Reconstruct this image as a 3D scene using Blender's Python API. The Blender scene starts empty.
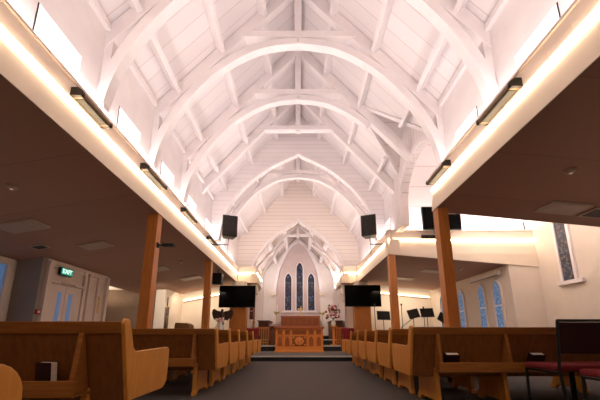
import bpy, bmesh, math, random
from mathutils import Vector, Matrix
random.seed(7)
C = bpy.context.scene.collection
PI = math.pi

# ------------------------------------------------------------------ mesh builder
class MB:
    def __init__(s): s.v = []; s.f = []; s.sm = []
    def _add(s, vs, fs, smooth=False):
        o = len(s.v); s.v += [tuple(p) for p in vs]
        s.f += [tuple(i + o for i in f) for f in fs]; s.sm += [smooth] * len(fs)
        return s
    def box(s, x0, x1, y0, y1, z0, z1):
        vs = [(x, y, z) for x in (x0, x1) for y in (y0, y1) for z in (z0, z1)]
        return s._add(vs, [(0,1,3,2),(4,6,7,5),(0,4,5,1),(2,3,7,6),(0,2,6,4),(1,5,7,3)])
    def prism(s, poly, axis, a, b):
        n = len(poly)
        def P(p, k):
            if axis == 'x': return (k, p[0], p[1])
            if axis == 'y': return (p[0], k, p[1])
            return (p[0], p[1], k)
        vs = [P(p, a) for p in poly] + [P(p, b) for p in poly]
        fs = [tuple(range(n)), tuple(range(2*n-1, n-1, -1))]
        fs += [(i, (i+1) % n, (i+1) % n + n, i + n) for i in range(n)]
        return s._add(vs, fs)
    def strip(s, inner, outer, axis, a, b):
        """closed band between two open polylines of the same length, extruded along axis"""
        for i in range(len(inner)-1):
            s.prism([inner[i], inner[i+1], outer[i+1], outer[i]], axis, a, b)
        return s
    def hexa(s, q0, q1):
        """two quads joined"""
        return s._add(list(q0)+list(q1), [(0,1,2,3),(7,6,5,4),(0,4,5,1),(1,5,6,2),(2,6,7,3),(3,7,4,0)])
    def tube(s, pts, r, seg=8, cap=True):
        pts = [Vector(p) for p in pts]; n = len(pts)
        rs = r if isinstance(r, (list, tuple)) else [r]*n
        o = []; up0 = None
        for i, p in enumerate(pts):
            d = (pts[min(i+1, n-1)] - pts[max(i-1, 0)]).normalized()
            a = Vector((0,0,1)) if abs(d.z) < .9 else Vector((1,0,0))
            if up0 is not None: a = up0
            x = (a - d*a.dot(d)).normalized(); up0 = x; y = d.cross(x)
            for k in range(seg):
                t = 2*PI*k/seg; o.append(p + (x*math.cos(t)+y*math.sin(t))*rs[i])
        fs = [(i*seg+k, i*seg+(k+1)%seg, (i+1)*seg+(k+1)%seg, (i+1)*seg+k) for i in range(n-1) for k in range(seg)]
        s._add(o, fs, True)
        if cap: s._add(o[:seg], [tuple(range(seg))]); s._add(o[-seg:], [tuple(range(seg))])
        return s
    def lathe(s, prof, c=(0,0,0), seg=16):
        o = [(c[0]+r*math.cos(2*PI*k/seg), c[1]+r*math.sin(2*PI*k/seg), c[2]+z) for r, z in prof for k in range(seg)]
        n = len(prof)
        fs = [(i*seg+k, i*seg+(k+1)%seg, (i+1)*seg+(k+1)%seg, (i+1)*seg+k) for i in range(n-1) for k in range(seg)]
        s._add(o, fs, True)
        s._add(o[:seg], [tuple(range(seg))]); s._add(o[-seg:], [tuple(range(seg))])
        return s
    def ball(s, c, r, sx=1, sy=1, sz=1, seg=8, rings=6, jit=0):
        vs = []
        for i in range(rings+1):
            ph = PI*i/rings
            for k in range(seg):
                t = 2*PI*k/seg; q = r*(1+random.uniform(-jit, jit))
                vs.append((c[0]+q*sx*math.sin(ph)*math.cos(t), c[1]+q*sy*math.sin(ph)*math.sin(t), c[2]+q*sz*math.cos(ph)))
        fs = [(i*seg+k, i*seg+(k+1)%seg, (i+1)*seg+(k+1)%seg, (i+1)*seg+k) for i in range(rings) for k in range(seg)]
        return s._add(vs, fs, True)
    def xform(s, M, start=0):
        for i in range(start, len(s.v)): s.v[i] = tuple(M @ Vector(s.v[i]))
        return s
    def build(s, name, mat, parent=None, bevel=0, loc=None):
        me = bpy.data.meshes.new(name); me.from_pydata(s.v, [], s.f)
        bm = bmesh.new(); bm.from_mesh(me)
        bmesh.ops.remove_doubles(bm, verts=bm.verts, dist=1e-5)
        bmesh.ops.recalc_face_normals(bm, faces=bm.faces)
        bm.to_mesh(me); bm.free()
        if any(s.sm):
            for p in me.polygons: p.use_smooth = len(p.vertices) == 4 and any(s.sm)
            try: me.set_sharp_from_angle(angle=math.radians(40))
            except Exception: pass
        me.materials.append(mat)
        o = bpy.data.objects.new(name, me); C.objects.link(o)
        if parent is not None: o.parent = parent
        if loc: o.location = loc
        if bevel:
            m = o.modifiers.new('bevel', 'BEVEL'); m.width = bevel; m.segments = 2; m.limit_method = 'ANGLE'; m.angle_limit = math.radians(40)
        return o

def tag(o, label=None, cat=None, group=None, kind=None):
    if label: o['label'] = label
    if cat: o['category'] = cat
    if group: o['group'] = group
    if kind: o['kind'] = kind
    return o
def thing(name, loc, label, cat, group=None, rz=0, kind=None):
    o = bpy.data.objects.new(name, None); o.empty_display_size = .1; C.objects.link(o)
    o.location = loc; o.rotation_euler = (0, 0, rz)
    return tag(o, label, cat, group, kind)
def struct(name, mb, mat, label, cat, bevel=0, group=None):
    return tag(mb.build(name, mat, bevel=bevel), label, cat, group, 'structure')
def copy_tree(o, parent=None):
    c = o.copy(); C.objects.link(c); c.parent = parent
    for ch in list(o.children): copy_tree(ch, c)
    return c

# ------------------------------------------------------------------ materials
def new_mat(name):
    m = bpy.data.materials.new(name); m.use_nodes = True
    nt = m.node_tree; b = nt.nodes['Principled BSDF']
    return m, nt, b
def L(nt, a, b): nt.links.new(a, b)
def lin(c): return tuple((x/255/12.92 if x/255 <= .04045 else ((x/255+.055)/1.055)**2.4) for x in c) + (1,)
def noise_mat(name, c1, c2, scale=6, rough=.6, bump=0, metal=0, spec=.5, stretch=(1,1,1), detail=4):
    m, nt, b = new_mat(name)
    tc = nt.nodes.new('ShaderNodeTexCoord'); mp = nt.nodes.new('ShaderNodeMapping'); mp.inputs['Scale'].default_value = stretch
    nz = nt.nodes.new('ShaderNodeTexNoise'); nz.inputs['Scale'].default_value = scale; nz.inputs['Detail'].default_value = detail
    rp = nt.nodes.new('ShaderNodeValToRGB'); rp.color_ramp.elements[0].color = lin(c1); rp.color_ramp.elements[1].color = lin(c2)
    rp.color_ramp.elements[0].position = .3; rp.color_ramp.elements[1].position = .7
    L(nt, tc.outputs['Object'], mp.inputs['Vector']); L(nt, mp.outputs['Vector'], nz.inputs['Vector'])
    L(nt, nz.outputs['Fac'], rp.inputs['Fac']); L(nt, rp.outputs['Color'], b.inputs['Base Color'])
    b.inputs['Roughness'].default_value = rough; b.inputs['Metallic'].default_value = metal; b.inputs['Specular IOR Level'].default_value = spec
    if bump:
        bp = nt.nodes.new('ShaderNodeBump'); bp.inputs['Strength'].default_value = bump; bp.inputs['Distance'].default_value = .01
        L(nt, nz.outputs['Fac'], bp.inputs['Height']); L(nt, bp.outputs['Normal'], b.inputs['Normal'])
    return m
def board_mat(name, c, cj, axis='Z', pitch=.16, width=.06, rough=.55, bump=.3):
    """painted boards: thin joints every `pitch` metres along an object axis"""
    m, nt, b = new_mat(name)
    tc = nt.nodes.new('ShaderNodeTexCoord'); sp = nt.nodes.new('ShaderNodeSeparateXYZ')
    L(nt, tc.outputs['Object'], sp.inputs['Vector'])
    dv = nt.nodes.new('ShaderNodeMath'); dv.operation = 'DIVIDE'; dv.inputs[1].default_value = pitch
    L(nt, sp.outputs[axis], dv.inputs[0])
    fr = nt.nodes.new('ShaderNodeMath'); fr.operation = 'FRACT'; L(nt, dv.outputs[0], fr.inputs[0])
    lt = nt.nodes.new('ShaderNodeMath'); lt.operation = 'LESS_THAN'; lt.inputs[1].default_value = width; L(nt, fr.outputs[0], lt.inputs[0])
    fl = nt.nodes.new('ShaderNodeMath'); fl.operation = 'FLOOR'; L(nt, dv.outputs[0], fl.inputs[0])
    wn = nt.nodes.new('ShaderNodeTexWhiteNoise'); wn.noise_dimensions = '1D'; L(nt, fl.outputs[0], wn.inputs['W'])
    hs = nt.nodes.new('ShaderNodeMapRange'); hs.inputs['To Min'].default_value = .955; hs.inputs['To Max'].default_value = 1.02
    L(nt, wn.outputs['Value'], hs.inputs['Value'])
    mx = nt.nodes.new('ShaderNodeMix'); mx.data_type = 'RGBA'; mx.inputs['A'].default_value = lin(c); mx.inputs['B'].default_value = lin(cj)
    L(nt, lt.outputs[0], mx.inputs['Factor'])
    ml = nt.nodes.new('ShaderNodeVectorMath'); ml.operation = 'SCALE'
    L(nt, mx.outputs['Result'], ml.inputs[0]); L(nt, hs.outputs['Result'], ml.inputs['Scale'])
    L(nt, ml.outputs['Vector'], b.inputs['Base Color'])
    b.inputs['Roughness'].default_value = rough
    if bump:
        inv = nt.nodes.new('ShaderNodeMath'); inv.operation = 'SUBTRACT'; inv.inputs[0].default_value = 1; L(nt, lt.outputs[0], inv.inputs[1])
        bp = nt.nodes.new('ShaderNodeBump'); bp.inputs['Strength'].default_value = bump; bp.inputs['Distance'].default_value = .01
        L(nt, inv.outputs[0], bp.inputs['Height']); L(nt, bp.outputs['Normal'], b.inputs['Normal'])
    return m
def wood_mat(name, c1, c2, stretch=(14,14,1.2), rough=.4, scale=3):
    return noise_mat(name, c1, c2, scale=scale, rough=rough, bump=.05, stretch=stretch, detail=8)
def emit_mat(name, col, strength, base=(240,230,210)):
    m, nt, b = new_mat(name)
    nz = nt.nodes.new('ShaderNodeTexNoise'); nz.inputs['Scale'].default_value = 3
    mr = nt.nodes.new('ShaderNodeMapRange'); mr.inputs['To Min'].default_value = strength*.9; mr.inputs['To Max'].default_value = strength*1.1
    L(nt, nz.outputs['Fac'], mr.inputs['Value']); L(nt, mr.outputs['Result'], b.inputs['Emission Strength'])
    b.inputs['Base Color'].default_value = lin(base); b.inputs['Emission Color'].default_value = lin(col)
    return m
def stained_mat(name, cols, glow=.25, scale=9):
    m, nt, b = new_mat(name)
    tc = nt.nodes.new('ShaderNodeTexCoord')
    vo = nt.nodes.new('ShaderNodeTexVoronoi'); vo.inputs['Scale'].default_value = scale
    ve = nt.nodes.new('ShaderNodeTexVoronoi'); ve.feature = 'DISTANCE_TO_EDGE'; ve.inputs['Scale'].default_value = scale
    L(nt, tc.outputs['Object'], vo.inputs['Vector']); L(nt, tc.outputs['Object'], ve.inputs['Vector'])
    sp = nt.nodes.new('ShaderNodeSeparateColor'); L(nt, vo.outputs['Color'], sp.inputs['Color'])
    rp = nt.nodes.new('ShaderNodeValToRGB'); rp.color_ramp.interpolation = 'CONSTANT'
    e = rp.color_ramp.elements
    while len(e) < len(cols): e.new(.5)
    for i, c in enumerate(cols): e[i].position = i/len(cols); e[i].color = lin(c)
    L(nt, sp.outputs['Red'], rp.inputs['Fac'])
    gt = nt.nodes.new('ShaderNodeMath'); gt.operation = 'GREATER_THAN'; gt.inputs[1].default_value = .035; L(nt, ve.outputs['Distance'], gt.inputs[0])
    ml = nt.nodes.new('ShaderNodeVectorMath'); ml.operation = 'SCALE'; L(nt, rp.outputs['Color'], ml.inputs[0]); L(nt, gt.outputs[0], ml.inputs['Scale'])
    L(nt, ml.outputs['Vector'], b.inputs['Base Color']); L(nt, ml.outputs['Vector'], b.inputs['Emission Color'])
    b.inputs['Emission Strength'].default_value = glow; b.inputs['Roughness'].default_value = .6
    return m

M = {}
M['roof']   = board_mat('white_roof_boards', (236,226,226), (214,200,198), 'Y', .31, .045)
M['hboard'] = board_mat('white_gable_boards', (236,226,226), (208,192,190), 'Z', .17, .06)
M['vboard'] = board_mat('white_vertical_boards', (236,224,222), (190,174,170), 'Y', .16, .06)
M['dimboard']  = board_mat('dimmed_chancel_boards', (196,178,170), (164,146,138), 'Y', .31, .05)  # duller than the nave boards: weaker light under the chancel roof painted in
M['endbrd'] = board_mat('cream_gable_boards', (236,222,214), (184,166,154), 'Z', .20, .06)
M['white']  = noise_mat('white_paint', (233,223,223), (240,231,230), 3, .5)
M['plaster']= noise_mat('cream_plaster', (226,212,198), (233,220,206), 2, .8, .05)
M['plasterw']= noise_mat('white_plaster', (232,222,216), (238,229,223), 2, .8, .05)
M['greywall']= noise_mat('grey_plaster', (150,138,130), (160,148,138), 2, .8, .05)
M['bulk']   = noise_mat('beige_bulkhead_paint', (234,216,203), (240,223,210), 2, .5)
M['lip']    = noise_mat('cream_cove_paint', (236,220,200), (241,226,206), 2, .45)
M['soffit'] = board_mat('brown_aisle_ceiling', (172,132,112), (150,114,96), 'Y', 1.2, .012, .7, .1)
M['carpet'] = noise_mat('charcoal_carpet', (66,61,61), (88,81,79), 60, .95, .4)
M['carpet2']= noise_mat('step_carpet', (72,67,65), (94,87,83), 60, .95, .4)
M['riser']  = noise_mat('dark_step_riser', (18,17,20), (28,26,30), 20, .8)
M['nosing'] = noise_mat('pale_step_nosing', (196,190,184), (214,208,200), 10, .5)
M['oak']    = wood_mat('honey_oak', (200,132,54), (220,154,72))
M['oakh']   = wood_mat('honey_oak_rail', (142,88,38), (168,108,50), stretch=(1.2,14,14))
M['oakshade']   = wood_mat('shaded_oak_back', (118,72,32), (142,90,42), stretch=(10,10,1))  # pew backs: same oak, darkened in colour for their unlit side
M['post']   = wood_mat('orange_post_timber', (184,112,50), (206,132,64), stretch=(16,16,.8))
M['pier']   = wood_mat('orange_pier_veneer', (186,112,46), (206,130,60), stretch=(10,10,.7))
M['altar']  = wood_mat('altar_oak', (196,112,44), (222,138,62), stretch=(3,12,12))
M['altard'] = wood_mat('carved_altar_oak', (112,54,20), (150,78,32), stretch=(8,8,8), scale=8)
M['walnut'] = wood_mat('dark_walnut', (70,36,20), (98,52,28))
M['reredos']= wood_mat('reredos_oak', (136,66,28), (164,86,38), stretch=(2,10,10))
M['black']  = noise_mat('black_plastic', (10,10,11), (16,16,17), 20, .45)
M['screen'] = noise_mat('black_screen', (3,3,4), (5,5,6), 4, .7, spec=.08)
M['metal']  = noise_mat('dark_metal', (44,40,38), (58,54,50), 20, .4, metal=.7)
M['chrome'] = noise_mat('grey_metal', (150,140,130), (170,160,150), 20, .3, metal=.8)
M['brass']  = noise_mat('brass', (206,172,104), (226,192,120), 10, .4, metal=.4)
M['heater'] = noise_mat('bronze_heater_case', (120,100,78), (140,118,94), 20, .45, metal=.3)
M['grille'] = board_mat('dark_heater_grille', (58,48,42), (20,16,14), 'Z', .02, .35)
M['hgrille']= board_mat('brown_heater_grille', (24,20,17), (14,12,11), 'X', .03, .4)
M['slats']  = board_mat('vent_slats', (120,108,98), (40,34,30), 'Y', .05, .4)
M['panel']  = noise_mat('pale_ceiling_panel', (176,152,136), (186,162,146), 6, .4)
M['red']    = noise_mat('red_fabric', (104,16,22), (126,23,28), 40, .9, .1)
M['maroon'] = noise_mat('maroon_fabric', (44,11,14), (58,15,18), 40, .9, .1)
M['redplastic'] = noise_mat('red_plastic', (170,30,24), (186,40,32), 20, .4)
M['book']   = noise_mat('dark_book_cover', (38,16,18), (54,22,24), 20, .5)
M['paper']  = noise_mat('book_paper', (226,212,196), (236,224,208), 40, .9)
M['pinkwall']= noise_mat('pink_grey_plaster', (204,184,180), (212,192,188), 2, .8, .05)
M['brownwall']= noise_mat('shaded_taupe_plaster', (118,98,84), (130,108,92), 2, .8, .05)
M['doorp']  = noise_mat('cream_door_paint', (224,206,196), (230,212,202), 3, .5)
M['glassb'] = emit_mat('dusk_glass', (96,136,190), .35, (90,120,160))
M['niche']  = emit_mat('bright_window_blind', (255,250,248), .9, (250,246,244))
M['frost']  = stained_mat('pale_blue_leaded_glass', [(96,132,176),(120,154,192),(84,120,166),(140,168,200)], .42, 22)
M['stain']  = stained_mat('dark_stained_glass', [(20,26,48),(34,44,72),(60,46,40),(14,18,34),(70,84,112),(44,34,52),(24,40,70)], .35, 11)
M['stain2'] = stained_mat('grey_stained_glass', [(70,72,82),(90,92,104),(56,52,60),(104,92,84),(60,66,84)], .25, 16)
M['strip']  = emit_mat('warm_cove_light', (255,226,188), 20)
M['strip2'] = emit_mat('soft_wall_light', (255,226,188), 5)
M['exit']   = emit_mat('green_exit_face', (36,150,130), .8, (20,110,90))
M['exitw']  = emit_mat('white_exit_lettering', (220,255,240), 1.6)
M['leaf']   = noise_mat('green_leaves', (50,74,36), (84,104,52), 20, .7)
M['posy']   = noise_mat('pale_gold_posy', (150,136,84), (196,180,120), 20, .7)
M['petal']  = noise_mat('pink_petals', (190,70,90), (230,130,140), 20, .7)
M['petal2'] = noise_mat('pale_petals', (236,190,190), (246,220,214), 20, .7)
M['petal3'] = noise_mat('dark_red_petals', (130,24,36), (160,36,46), 20, .7)
M['china']  = noise_mat('white_china', (232,228,220), (240,236,230), 6, .25)
M['candle'] = noise_mat('ivory_wax', (238,228,204), (246,238,218), 8, .5)
M['eagle']  = noise_mat('dark_carved_bronze', (50,34,22), (84,58,34), 14, .5, .3)
M['boxbr']  = noise_mat('brown_card', (132,88,48), (156,108,64), 8, .8)
M['downl']  = noise_mat('pale_ring', (150,128,112), (166,142,126), 8, .4)
M['ledlamp']= emit_mat('detector_lens', (255,230,200), .2)
M['cloth']  = noise_mat('banner_cloth', (90,70,72), (150,128,110), 8, .9)

# ------------------------------------------------------------------ key dimensions
EYE = .78
XL, XR, XF = 2.80, 2.66, 2.74            # inner faces of left, near right and far right coves
ZS = 3.20; ZT = 3.97                      # aisle soffit, top of bulkhead
XN = 3.0                                  # nave wall
RZ = 9.02; RM = 1.15                      # ridge height, roof pitch
Y0, YE = -3.5, 14.4                       # back of nave, chancel arch wall
def roofz(x): return RZ - RM*abs(x)
EAVE = roofz(XN)
SL_L, SL_R = .184, .10
YTA, YTB = 5.58, 8.72                     # transept

# ------------------------------------------------------------------ floor, steps
struct('floor', MB().box(-9.5, 9.5, Y0, 20, -.1, 0), M['carpet'], 'dark charcoal carpet over the whole church floor', 'floor')
def step(n, x, y0, y1, z, zb, label):
    root = thing('trim_%d' % n, (0, y0, 0), label, 'step', kind='structure')
    MB().box(-x, x, .03, y1-y0, zb, z).build('tread', M['carpet2'], root)
    MB().box(-x, x, 0, .03, zb, z-.035).build('riser', M['riser'], root)
    MB().box(-x, x, -.012, .05, z-.035, z+.004).build('nosing', M['nosing'], root)
step(1, 3.6, 9.8, 14.2, .16, 0, 'lowest carpeted step with black riser in front of the altar')
step(2, 3.3, 13.0, 14.5, .38, .16, 'second dark step behind the altar table')
step(3, 2.2, 14.5, 19.6, .62, 0, 'third dark step at the chancel arch')
step(4, 2.2, 16.6, 19.55, .82, .62, 'topmost step below the carved reredos')

# ------------------------------------------------------------------ nave walls and clerestory windows
WT = .32
NZ0, NZ1 = 3.80, 4.56
def nave_wall(side, y0, y1, niches, name, label):
    s = side; mb = MB()
    xa, xb = (s*XN, s*(XN+WT)); x0, x1 = min(xa, xb), max(xa, xb)
    ys = [y0] + [k for n in niches for k in n] + [y1]
    for i in range(0, len(ys), 2): mb.box(x0, x1, ys[i], ys[i+1], ZS, EAVE+.1)
    for a, b in niches:
        mb.box(x0, x1, a, b, ZS, NZ0); mb.box(x0, x1, a, b, NZ1, EAVE+.1)
    return struct(name, mb, M['white'], label, 'wall')
wn = [1]
def niche_window(side, a, b, label):
    s = side
    root = thing('window_%d' % wn[0], (s*(XN+WT), (a+b)/2, NZ0), label, 'window', 'clerestory windows', kind='structure'); wn[0] += 1
    h = NZ1-NZ0; w = (b-a)/2
    xo = sorted((s*-.05, s*-.02))
    MB().box(xo[0], xo[1], -w, w, 0, h).build('pane', M['niche'], root)
    xo = sorted((s*-.08, s*-.05))
    MB().box(xo[0], xo[1], -w, -w+.03, 0, h).box(xo[0], xo[1], w-.03, w, 0, h).box(xo[0], xo[1], -w+.03, w-.03, h-.03, h).box(xo[0], xo[1], -w+.03, w-.03, 0, .03).build('frame', M['white'], root)
    xo = sorted((s*-(WT+.004), s*-(WT-.03)))
    MB().box(xo[0], xo[1], -w-.012, -w+.004, 0, h).build('shadow_line', M['metal'], root)  # thin dark bar drawn in for the shadow line at the near edge
nl = [(k-.36, k+.34) for k in (-.1, 1.5, 3.12, 4.72, 6.32, 7.92, 9.5, 11.6)]
nave_wall(-1, Y0, YE, nl, 'wall_left', 'white clerestory wall on the left of the nave')
order = ['behind the camera', 'overhead at the near end', 'first in view', 'second in view', 'third in view', 'fourth in view', 'fifth in view', 'beyond the diaphragm arch']
for (a, b), t in zip(nl, order): niche_window(-1, a, b, 'bright recessed window in the left clerestory wall, %s' % t)
nr = [(k-.36, k+.34) for k in (-.1, 1.5, 3.12, 4.72)]
nave_wall(1, Y0, 5.7, nr, 'wall_right', 'white clerestory wall on the right of the nave')
for (a, b), t in zip(nr, order): niche_window(1, a, b, 'bright recessed window in the right clerestory wall, %s' % t)
nr2 = [(9.2, 9.9), (11.3, 12.0)]
nave_wall(1, 8.92, YE, nr2, 'wall_right_far', 'white clerestory wall beyond the transept')
for (a, b), t in zip(nr2, ['fifth in view', 'last before the chancel']): niche_window(1, a, b, 'bright recessed window in the right clerestory wall beyond the transept, %s' % t)

# arched transept opening in the right nave wall (with a boarded gable above)
TR_Y, TR_Z, TR_M = 7.2, 7.1, 1.6
ya, yb, zsp, zcr = 5.72, 8.12, 4.20, 5.45
arch = []
for i in range(21):
    t = PI*i/20; arch.append(((ya+yb)/2 - (yb-ya)/2*math.cos(t), zsp + (zcr-zsp)*math.sin(t)**.8))
outer = [(5.7, ZS), (5.7, TR_Z-TR_M*1.5-.02), (TR_Y, TR_Z-.02), (8.62, TR_Z-TR_M*1.42-.02), (8.62, ZS)]
poly = [(ya, ZS)] + arch + [(yb, 3.9)] + [(8.92, 3.9), (8.92, EAVE+.06), (TR_Y+(TR_Z-EAVE)/TR_M, EAVE+.06), (TR_Y, TR_Z-.02), (TR_Y-(TR_Z-EAVE)/TR_M, EAVE+.06), (5.7, EAVE+.06), (5.7, ZS)]
struct('wall_transept_arch', MB().prism(poly, 'x', XN, XN+.2), M['vboard'], 'boarded wall with a round arch opening into the transept', 'wall')
arc_o = [((ya+yb)/2 + (p[0]-(ya+yb)/2)*1.09, zsp+(p[1]-zsp)*1.09) for p in arch]
mb = MB().strip(arch, arc_o, 'x', XN-.05, XN).box(XN-.05, XN, arch[-1][0], arc_o[-1][0], 3.9, zsp)
struct('trim_5', mb, M['white'], 'white arch moulding around the transept opening', 'trim')

# ------------------------------------------------------------------ roof
RT = .12
def slope_pt(s, x, y, up=0): return (s*x, y, roofz(x)+up)
def roof(name, s, outline, label):
    n = len(outline)
    vs = [slope_pt(s, x, y) for x, y in outline] + [slope_pt(s, x, y, RT) for x, y in outline]
    mb = MB(); mb._add(vs, [tuple(range(n)), tuple(range(2*n-1, n-1, -1))] + [(i, (i+1) % n, (i+1) % n+n, i+n) for i in range(n)])
    return struct(name, mb, M['roof'], label, 'ceiling')
roof('ceiling_left', -1, [(0, Y0), (0, YE+.2), (XN+.3, YE+.2), (XN+.3, Y0)], 'white boarded roof slope on the left of the nave')
dY = (TR_Z - EAVE)/TR_M; xap = (RZ-TR_Z)/RM
roof('ceiling_right', 1, [(0, Y0), (0, YE+.2), (XN, YE+.2), (XN, TR_Y+dY), (xap, TR_Y), (XN, TR_Y-dY), (XN, Y0)], 'white boarded roof slope on the right of the nave')
# transept roof
def tslope(sg, name, label):
    n = 1.75
    def zt(d): return TR_Z - TR_M*d
    x_in = lambda d: (RZ - zt(d))/RM
    pts = [(x_in(0), 0), (7.4, 0), (7.4, n), (XN+.05, n), (XN, dY)]
    vs = [(x, TR_Y+sg*d, zt(d)) for x, d in pts]; vs += [(x, y, z+.1) for x, y, z in vs]
    k = len(pts); mb = MB(); mb._add(vs, [tuple(range(k)), tuple(range(2*k-1, k-1, -1))] + [(i, (i+1) % k, (i+1) % k+k, i+k) for i in range(k)])
    struct(name, mb, M['roof'], label, 'ceiling')
tslope(-1, 'ceiling_transept_near', 'near white boarded slope of the transept roof')
tslope(1, 'ceiling_transept_far', 'far white boarded slope of the transept roof')
# valley boards
for i, sg in enumerate((-1, 1)):
    a = Vector((xap, TR_Y, TR_Z-.03)); b = Vector((XN, TR_Y+sg*dY, EAVE-.03))
    struct('trim_%d' % (6+i), MB().tube([a, b], .055, 4), M['white'], 'white valley rafter on the %s side of the transept gable' % ('near', 'far')[i], 'rafter')

# purlins, each its own beam
pn = 8
PUR = [2.655, 1.77, .884]
for s in (-1, 1):
    for i, x in enumerate(PUR):
        th = math.atan(RM); d = .2; w = .09
        nx, nz = -math.sin(th), -math.cos(th)         # into the room
        tx, tz = math.cos(th), -math.sin(th)
        z = roofz(x)
        q = [(x+tx*a*w+nx*b, z+tz*a*w+nz*b) for a, b in ((-.5, -.01), (.5, -.01), (.5, d), (-.5, d))]
        q = [(s*a, b) for a, b in q]
        mb = MB()
        segs = [(Y0, YE)] if not (s == 1 and i == 0) else [(Y0, TR_Y-dY*.7), (TR_Y+dY*.7, YE)]
        for a, b in segs: mb.prism(q, 'y', a, b)
        struct('trim_%d' % pn, mb, M['white'], 'white %s purlin under the %s roof slope' % (('lower', 'middle', 'upper')[i], 'left' if s < 0 else 'right'), 'beam'); pn += 1
struct('trim_%d' % pn, MB().box(-.09, .09, Y0, YE, RZ-.36, RZ-.08), M['white'], 'white ridge beam along the top of the roof', 'beam'); pn += 1
for s in (-1, 1):
    segs = [(Y0, YE)] if s < 0 else [(Y0, 5.6), (8.7, YE)]
    mb = MB()
    for a, b in segs: mb.box(min(s*(XN-.07), s*(XN+.02)), max(s*(XN-.07), s*(XN+.02)), a, b, EAVE-.11, EAVE-.005)
    struct('trim_%d' % pn, mb, M['white'], 'white wall plate along the %s eaves' % ('left' if s < 0 else 'right'), 'beam'); pn += 1

# trusses
def spline(pts, n=6):
    out = []
    P = [pts[0]] + pts + [pts[-1]]
    for i in range(1, len(P)-2):
        for k in range(n):
            t = k/n; a, b, c, d = (Vector(P[j]) for j in (i-1, i, i+1, i+2))
            out.append(tuple(.5*((2*b)+(c-a)*t+(2*a-5*b+4*c-d)*t*t+(3*b-a-3*c+d)*t**3)))
    out.append(tuple(pts[-1])); return out
def offset(pl, d):
    out = []
    for i, p in enumerate(pl):
        a = Vector(pl[max(i-1, 0)]); b = Vector(pl[min(i+1, len(pl)-1)]); t = (b-a).normalized()
        out.append((p[0]-t.y*d, p[1]+t.x*d))
    return out
ARCH = spline([(0, 6.30+EYE), (.84, 6.15+EYE), (1.69, 5.60+EYE), (2.35, 4.80+EYE), (2.74, 4.0+EYE), (2.90, 3.30+EYE)])
tn = [1]
def truss(y, label, right_brace=True, braces=True):
    root = thing('roof_truss', (0, y, ZT), label, 'roof truss', kind='structure')
    th = .075; zo = -ZT
    for s in (-1, 1):
        a = .27*math.hypot(1, RM)
        q = [(0, RZ-.02), (XN, EAVE-.02), (XN, EAVE-a), (0, RZ-a)]
        MB().prism([(s*x, z+zo) for x, z in q], 'y', -th, th).build('rafter', M['white'], root)
        if not braces: continue
        pl = ARCH if (s < 0 or right_brace) else [p for p in ARCH if p[0] < 1.9]
        inn = [(s*p[0], p[1]+zo) for p in pl]; out = [(s*p[0], p[1]+zo) for p in offset(pl, .165)]
        MB().strip(inn, out, 'y', -th*1.1, th*1.1).build('arch_brace', M['white'], root)
        if s < 0 or right_brace:
            MB().box(min(s*(XN-.12), s*XN), max(s*(XN-.12), s*XN), -th*.8, th*.8, 3.3+EYE+zo, EAVE+zo-.2).build('wall_post', M['white'], root)
    zc = (6.55 if braces else 6.66)+EYE+zo
    xw = (RZ-.42-(6.55+EYE))/RM + .18
    MB().box(-xw, xw, -th*1.25, th*1.25, zc-.075, zc+.075).build('collar', M['white'], root)
    MB().box(-.075, .075, -th*.9, th*.9, zc-.12, RZ+zo-.2).build('king_post', M['white'], root)
for y, t in ((.7, 'above the camera'), (2.3, 'just ahead of the camera, mostly out of view'), (3.9, 'nearest in view, first from the camera'), (5.5, 'second in view'), (11.2, 'behind the diaphragm arch')):
    truss(y, 'white arched timber roof truss, %s' % t)
truss(7.1, 'white arched timber roof truss, third in view, meeting the transept gable', False)
truss(8.7, 'white timber roof truss without an arch, close before the diaphragm arch', True, False)

# diaphragm arch wall
def half_arch(pts): # mirrored list from left bottom over the apex to right bottom
    r = spline(pts); l = [(-x, z) for x, z in reversed(r)]
    return l[:-1] + r
YD = 9.8
DA = half_arch([(0, 7.22), (.97, 6.70), (1.79, 6.02), (2.38, 5.22), (2.61, 4.58), (2.69, 3.98)])
DA[len(DA)//2] = (0, 7.24)
top = [(XN, EAVE), (0, RZ), (-XN, EAVE)]
poly = [(-XN, 3.98)] + DA + [(XN, 3.98)] + top
struct('wall_diaphragm', MB().prism(poly, 'y', YD, YD+.15), M['hboard'], 'boarded wall over the wide pointed arch across the nave', 'wall')
struct('trim_%d' % pn, MB().strip(DA, offset(DA, .10), 'y', YD-.06, YD), M['white'], 'white moulding of the wide pointed arch across the nave', 'trim'); pn += 1

# end wall with chancel arch
CA = half_arch([(0, 6.46), (.90, 5.84), (1.64, 5.10), (2.08, 4.38), (2.2, 3.9), (2.24, 3.2)])
CA[len(CA)//2] = (0, 6.5)
poly = [(-XN-.3, 0), (-2.24, 0)] + CA + [(2.24, 0), (XN+.3, 0), (XN+.3, EAVE)] + [(0, RZ+.1), (-XN-.3, EAVE)]
struct('wall_chancel_arch', MB().prism(poly, 'y', YE, YE+.25), M['endbrd'], 'cream boarded end wall pierced by the chancel arch', 'wall')
struct('trim_%d' % pn, MB().strip(CA, offset(CA, .13), 'y', YE-.05, YE), M['white'], 'white moulding around the chancel arch', 'trim'); pn += 1
MBB = MB().box(-XN-.4, XN+.4, Y0-.2, Y0, 0, RZ+.2)
struct('wall_back', MBB, M['plasterw'], 'plain white wall at the back of the nave', 'wall')

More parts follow.
